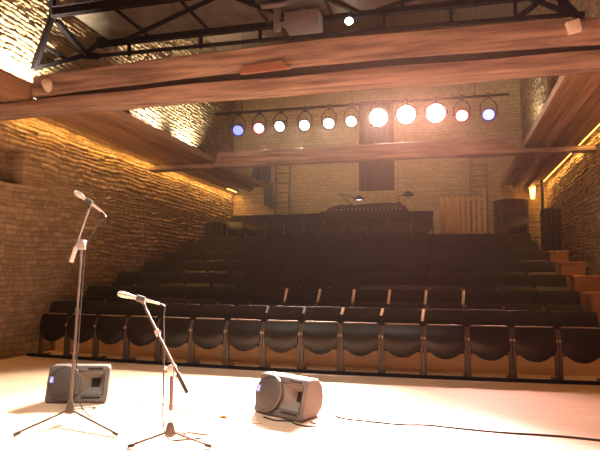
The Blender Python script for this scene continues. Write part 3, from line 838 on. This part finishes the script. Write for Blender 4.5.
# tall stand
b1 = Vector((-3.032, 4.11, 0))
t, T = mic_stand('tall microphone stand at left, standing in front of the grey stage monitor', b1, (-2.98, 4.1, 1.455), [(rad(-105), .46), (rad(-23), .63), (rad(100), .45)], .0)
cl = Vector((-2.98, 4.10, 1.455)) - b1
pole(t, (0, 0, .10), tuple(cl * .62), .0125, M_standm); pole(t, tuple(cl * .62), tuple(cl), .009, M_polem, 'upper_pole')
m = MB(); m.tube([cl * .605, cl * .64], [.019, .016], 12); m.done('clutch', M_standm, t, True)
ba, bb = Vector((-3.05, 4.06, 1.31)) - b1, Vector((-2.936, 4.12, 1.77)) - b1
pole(t, ba, bb, .008, M_chrome, 'boom')
m = MB(); m.tube([ba, ba + (bb - ba) * .28], .0165, 12); m.done('counterweight', mat('pale grip', (.45, .40, .37), .5), t, True)
m = MB(); m.box((-.026, -.03, -.04), (.026, .03, .045), .01, Matrix.Translation(cl)); m.tube([cl + Vector((0, 0, -.01)), cl + Vector((.06, -.04, -.03))], .011, 8); m.done('boom_clamp', M_chrome, t, True)
mh = Vector((-2.843, 4.12, 1.757)); md = Vector((-3.025, 4.03, 1.905)); 
m = MB(); c0 = bb; c1 = mh + (md - mh) * .42 - b1
m.tube([c0, c0 + Vector((.0, 0, .03)), c1 - Vector((0, 0, .02))], .010, 8); m.lathe([(.021, -.03), (.024, -.03), (.024, .03), (.021, .03)], 12, Matrix.Translation(c1) @ (md - mh).to_track_quat('Z', 'Y').to_matrix().to_4x4()); m.done('microphone_clip', M_black, t, True)
mic('silver microphone pointing up left on the tall stand', mh, md)
def cable(label, pts, r=.005, matl=None):
    cu = [Vector(p) for p in pts]; P = []
    for i in range(len(cu) - 1):
        p0 = cu[max(i - 1, 0)]; p1 = cu[i]; p2 = cu[i + 1]; p3 = cu[min(i + 2, len(cu) - 1)]
        for s in range(8):
            u = s / 8
            P.append(.5 * ((2 * p1) + (-p0 + p2) * u + (2 * p0 - 5 * p1 + 4 * p2 - p3) * u * u + (-p0 + 3 * p1 - 3 * p2 + p3) * u ** 3))
    P.append(cu[-1])
    m = MB(); m.tube(P, r, 7); return tag(m.done('cable', matl or M_cable, None, True), label, 'cable')
e = mh + (mh - md).normalized() * .03
cable('cable looping from the tall stand microphone down its pole to the floor', [e, e + Vector((.03, .01, -.05)), (-2.84, 4.12, 1.64), (-2.90, 4.115, 1.54), (-2.955, 4.11, 1.40), (-2.968, 4.12, 1.2), (-2.995, 4.13, .7), (-3.01, 4.14, .35), (-3.0, 4.2, .12), (-2.95, 4.28, .006)], .0055)
# low boom stand
b2 = Vector((-1.925, 3.73, 0))
t, T = mic_stand('low microphone stand with slanting boom in the middle of the stage front', b2, (0, 0, 0), [(rad(-157), .26), (rad(10), .27), (rad(95), .27)], .0)
cl = Vector((-1.92, 3.72, .53)) - b2
pole(t, (0, 0, .10), tuple(cl * .55), .0105, M_chrome, 'pole'); pole(t, tuple(cl * .5), tuple(cl), .014, M_standm, 'upper_pole')
m = MB(); m.tube([cl * .48, cl * .55], [.015, .018], 12); m.done('clutch', M_standm, t, True)
ba, bb = Vector((-1.785, 3.70, .385)) - b2, Vector((-2.165, 3.75, .965)) - b2
pole(t, ba, bb, .009, M_standm, 'boom')
m = MB(); m.tube([ba, ba + (bb - ba) * .22], .0155, 12); m.done('counterweight', M_black, t, True)
m = MB(); m.lathe([(.012, -.022), (.018, -.02), (.018, .02), (.012, .022)], 12, Matrix.Translation(ba + (bb - ba) * .70) @ (bb - ba).to_track_quat('Z', 'Y').to_matrix().to_4x4()); m.tube([ba + (bb - ba) * .70, ba + (bb - ba) * .70 + Vector((.035, -.02, .012))], .009, 8); m.done('boom_clutch', M_chrome, t, True)
m = MB(); m.box((-.025, -.03, -.035), (.025, .03, .04), .009, Matrix.Translation(cl)); m.tube([cl, cl + Vector((-.045, -.03, .02))], .010, 8); m.tube([cl, cl + Vector((.06, -.03, -.05))], .007, 8); m.done('boom_clamp', M_chrome, t, True)
mh = Vector((-2.09, 3.77, 1.005)); md = Vector((-2.345, 3.66, 1.075))
m = MB(); c1 = mh + (md - mh) * .40 - b2
m.tube([bb, bb + Vector((-.012, 0, .03)), c1 - Vector((0, 0, .015))], .010, 8); m.lathe([(.020, -.03), (.024, -.03), (.024, .03), (.020, .03)], 12, Matrix.Translation(c1) @ (md - mh).to_track_quat('Z', 'Y').to_matrix().to_4x4()); m.done('microphone_clip', M_black, t, True)
mic('silver microphone lying nearly level on the low boom stand', mh, md)
e = mh + (mh - md).normalized() * .03
cable('thin cable hanging straight down from the low stand microphone', [e, e + Vector((.03, .012, -.02)), (-2.035, 3.79, .90), (-2.025, 3.79, .70), (-2.02, 3.79, .42), (-2.02, 3.80, .15), (-1.99, 3.84, .02), (-1.88, 3.92, .006), (-1.80, 3.98, .006)], .0055)

# ------------------------------------------------------------------ stage monitors (two, lying on their sides)
def monitor(label, loc, rotz, W=.66):
    t = empty('stage_monitor', label, 'stage monitor', loc, rotz, 'grey stage monitors')
    # cross-section in (y,z): baffle leans back; extruded along x
    sec = [(-.155, .045), (-.165, .02), (-.15, .0), (.10, .0), (.20, .06), (.225, .16), (.20, .27), (.13, .345), (.03, .372), (-.045, .368), (-.07, .35)]
    Mx = Matrix.Rotation(-PI / 2, 4, 'Z')
    ZS = .91; sec = [(y, z * ZS) for y, z in sec]
    A = Vector((0, -.155, .045 * ZS)); Bv = Vector((0, -.07, .35 * ZS)); up = (Bv - A).normalized(); nrm = Vector((0, -up.z, up.y))
    def fr(x, v, d):  # point on baffle: x along, v up the baffle 0..1, d outwards
        p = A + (Bv - A) * v + nrm * d; return (x, p.y, p.z)
    m = MB(); n = len(sec)
    V, F = [], []
    stations = [(-W / 2, .93), (-W / 2 + .025, 1), (W / 2 - .025, 1), (W / 2, .93)]
    cy, cz = .03, .18
    for x, s in stations:
        for (y, z) in sec:
            V.append((x * (1 - .85 * max(0, y + .06)), cy + (y - cy) * s, max(.0, cz + (z - cz) * s)))
    for i in range(3):
        for k in range(n):
            k2 = (k + 1) % n
            F.append([i * n + k, i * n + k2, (i + 1) * n + k2, (i + 1) * n + k])
    F.append(list(range(n))[::-1]); F.append([3 * n + k for k in range(n)])
    m._add(V, F)
    H = (Bv - A).length
    hx0, hx1, v0, v1 = .0, W / 2 - .045, .14, .86
    hxi0, hxi1, vi0, vi1, dep = .095, W / 2 - .115, .42, .72, -.12
    def rect(x0, x1, a, b, d): return [fr(x0, a, d), fr(x1, a, d), fr(x1, b, d), fr(x0, b, d)]
    cab = m.done('cabinet', M_cab, t, True)
    k = MB()
    e = .004; sx = .05 / .12
    top = rect(hx0 - e - (hxi0 - hx0) * .4, hx1 + e + (hx1 - hxi1) * .4, v0 - .01 - .11, v1 + .01 + .056, .048)
    bot = rect(hxi0 - e, hxi1 + e, vi0 - .01, vi1 + .01, dep - .006)
    k._add(top + bot, [[0, 1, 2, 3], [4, 5, 6, 7], [0, 1, 5, 4], [1, 2, 6, 5], [2, 3, 7, 6], [3, 0, 4, 7]])
    ko = k.done('cutter', M_cab)
    bo = cab.modifiers.new('cut', 'BOOLEAN'); bo.object = ko; bo.operation = 'DIFFERENCE'; bo.solver = 'EXACT'
    ko.parent = t
    bpy.context.view_layer.update()
    me = bpy.data.meshes.new_from_object(cab.evaluated_get(bpy.context.evaluated_depsgraph_get()))
    cab.modifiers.clear(); cab.data = me
    bpy.data.objects.remove(ko)
    bv = cab.modifiers.new('bevel', 'BEVEL'); bv.width = .010; bv.segments = 2; bv.limit_method = 'ANGLE'; bv.angle_limit = rad(25)
    def quad_ring(outer, inner, m):
        nn = len(outer)
        m._add(outer + inner, [[i, (i + 1) % nn, nn + (i + 1) % nn, nn + i] for i in range(nn)])
    m = MB(); quad_ring(rect(hx0, hx1, v0, v1, .001), rect(hxi0, hxi1, vi0, vi1, dep), m); m.done('horn', M_horn, t)
    m = MB(); m._add(rect(hxi0, hxi1, vi0, vi1, dep), [[0, 1, 2, 3]]); m.done('horn_throat', M_dark, t)
    cxm = (hx0 + hx1) / 2
    # woofer grille: domed disc with rim
    q = Matrix.Translation(Vector(fr(-W / 2 + .175, .50, 0))) @ nrm.to_track_quat('Z', 'Y').to_matrix().to_4x4()
    m = MB(); m.lathe([(.158, .0), (.162, .012), (.158, .03), (.145, .034)], 40, q, caps=False); m.done('grille_rim', M_cab, t, True)
    m = MB(); m.lathe([(0, .046), (.05, .0445), (.10, .040), (.135, .035), (.15, .024), (.15, .010)], 40, q, caps=False); gr = m.done('woofer_grille', M_grille, t, True)
    # small square badge low at left on the grille
    m = MB(); m.box((-.135, -.005, .0375), (-.095, .055, .0435), .003, q @ Matrix.Rotation(0, 4, 'Z')); bd = m.done('badge', M_badge, gr)
    m = MB(); m.lathe([(0, .0438), (.006, .0438), (.006, .0452), (0, .0452)], 10, q @ Matrix.Translation((-.112, .041, 0)))
    m.box((-.120, .022, .0438), (-.108, .034, .0452), 0, q); m.box((-.125, .004, .0438), (-.118, .024, .0452), 0, q); m.box((-.112, .002, .0438), (-.105, .024, .0452), 0, q)
    m.done('badge_figure', M_badgew, bd)
    # carrying handle slot in the upper edge
    m = MB(); c = Vector(fr(cxm + .03, .965, .0)); m.box((-.07, -.004, -.011), (.07, .004, .011), .003, Matrix.Translation(c) @ nrm.to_track_quat('Y', 'Z').to_matrix().to_4x4()); m.done('port_slot', M_dark, t)
    m = MB(); c = Vector(fr(cxm + .02, .045, .0)); m.box((-.09, -.004, -.008), (.09, .004, .008), .003, Matrix.Translation(c) @ nrm.to_track_quat('Y', 'Z').to_matrix().to_4x4()); m.done('port_slot', M_dark, t)
    return t
monitor('grey stage monitor lying behind the tall microphone stand', (-3.47, 4.86, 0), rad(16), .585)
monitor('grey stage monitor turned to show its end, in the middle of the floor', (-1.38, 4.88, 0), rad(-28), .585)
# cables and scraps on the floor
cable('black cable trailing right across the floor from the middle monitor', [(-1.02, 4.93, .02), (-.90, 4.86, .006), (-.741, 4.824, .006), (-.406, 4.789, .006), (-.2, 4.83, .006), (-.011, 4.808, .006), (.366, 4.767, .006), (.8, 4.778, .006), (1.2, 4.74, .006), (1.9, 4.8, .006)], .009)
cable('short tangled cable loop lying in front of the middle monitor', [(-1.55, 4.70, .006), (-1.42, 4.62, .006), (-1.30, 4.63, .007), (-1.22, 4.55, .006), (-1.12, 4.52, .006), (-1.05, 4.57, .006), (-1.12, 4.63, .012)], .007)
cable('thin pale cable lying on the floor left of the middle monitor', [(-2.9, 4.92, .004), (-2.5, 4.87, .004), (-2.1, 4.55, .004), (-1.75, 4.50, .004), (-1.5, 4.5, .004)], .0035, mat('pale cable', (.45, .36, .28), .6))
m = MB(); m.tube([(-.10, .02, .006), (.02, 0, .006), (.10, -.01, .006)], .006, 6, M=Matrix.Translation((-1.88, 4.08, 0))); tag(m.done('stick', mat('pale stick', (.4, .27, .17), .6)), 'thin pale stick on the floor right of the low microphone stand', 'stick')
m = MB(); m.box((-.04, -.02, 0), (.03, .03, .012), .003, Matrix.Rotation(.4, 4, 'Z') @ Matrix.Translation((0, 0, 0))); m.box((.0, -.03, .0121), (.05, .015, .022), .003, Matrix.Rotation(-.3, 4, 'Z'))
o = tag(m.done('tape_scrap', M_tape), 'crumpled scrap of yellow tape on the open floor left of the middle monitor', 'tape'); o.location = (-1.89, 4.63, 0)

# ------------------------------------------------------------------ room lamps (high in the roof) and dim ambience
for i, (x, y) in enumerate(((-4.2, 10.2), (-1.9, 10.2), (.6, 10.2))):
    t = empty('roof_lamp', 'warm roof lamp high above the seats, %s from the left' % ORD[i], 'lamp', (x, y, 7.2), 0, 'roof lamps')
    m = MB(); m.lathe([(.02, .14), (.05, .12), (.16, .0), (.15, 0), (.045, .105)], 20); m.tube([(0, 0, .12), (0, 0, .39)], .008, 6); m.done('shade', M_black, t, True)
    m = MB(); m.lathe([(0, -.03), (.05, -.02), (.07, .02), (.04, .07), (0, .08)], 14); m.done('bulb', glow('roof bulb', (1, .75, .45), 10), t, True)
    light('SPOT', (x, y, 7.12), 340, (1, .74, .42), .12, rot=Vector((0, 5.4, -2.4)).to_track_quat('-Z', 'Y').to_euler(), spot_deg=62, blend=.8)
wd = bpy.data.worlds.new('World'); SC.world = wd; wd.use_nodes = True
wd.node_tree.nodes['Background'].inputs[0].default_value = (.02, .016, .012, 1)
wd.node_tree.nodes['Background'].inputs[1].default_value = .2

# ------------------------------------------------------------------ camera
cam = bpy.data.cameras.new('camera'); co = bpy.data.objects.new('camera', cam); COL.objects.link(co)
cam.sensor_width = 36; cam.lens = 562 / 600 * 36; cam.clip_start = .05
YAW, PIT, ROL = rad(14.8), rad(5.3), rad(.4)
fw = Vector((-math.sin(YAW) * math.cos(PIT), math.cos(YAW) * math.cos(PIT), math.sin(PIT)))
rt = Vector((math.cos(YAW), math.sin(YAW), 0)); up = rt.cross(fw)
r2 = rt * math.cos(ROL) + up * math.sin(ROL); u2 = up * math.cos(ROL) - rt * math.sin(ROL)
R = Matrix((r2, u2, -fw)).transposed().to_4x4()
co.matrix_world = Matrix.Translation((0, 0, 1.2)) @ R
SC.camera = co
vs = SC.view_settings
vs.view_transform = 'Standard'; vs.look = 'None'; vs.gamma = 1; vs.use_curve_mapping = False; vs.exposure = 0.25
SC.cycles.max_bounces = 8; SC.cycles.diffuse_bounces = 5
SC.cycles.use_denoising = True
HAZE = .00014
if HAZE:
    nt = wd.node_tree; vv = nt.nodes.new('ShaderNodeVolumeScatter')
    vv.inputs['Density'].default_value = HAZE; vv.inputs['Anisotropy'].default_value = .78; vv.inputs['Color'].default_value = (1, .86, .72, 1)
    nt.links.new(vv.outputs[0], nt.nodes['World Output'].inputs['Volume'])
SC.cycles.sample_clamp_indirect = 6
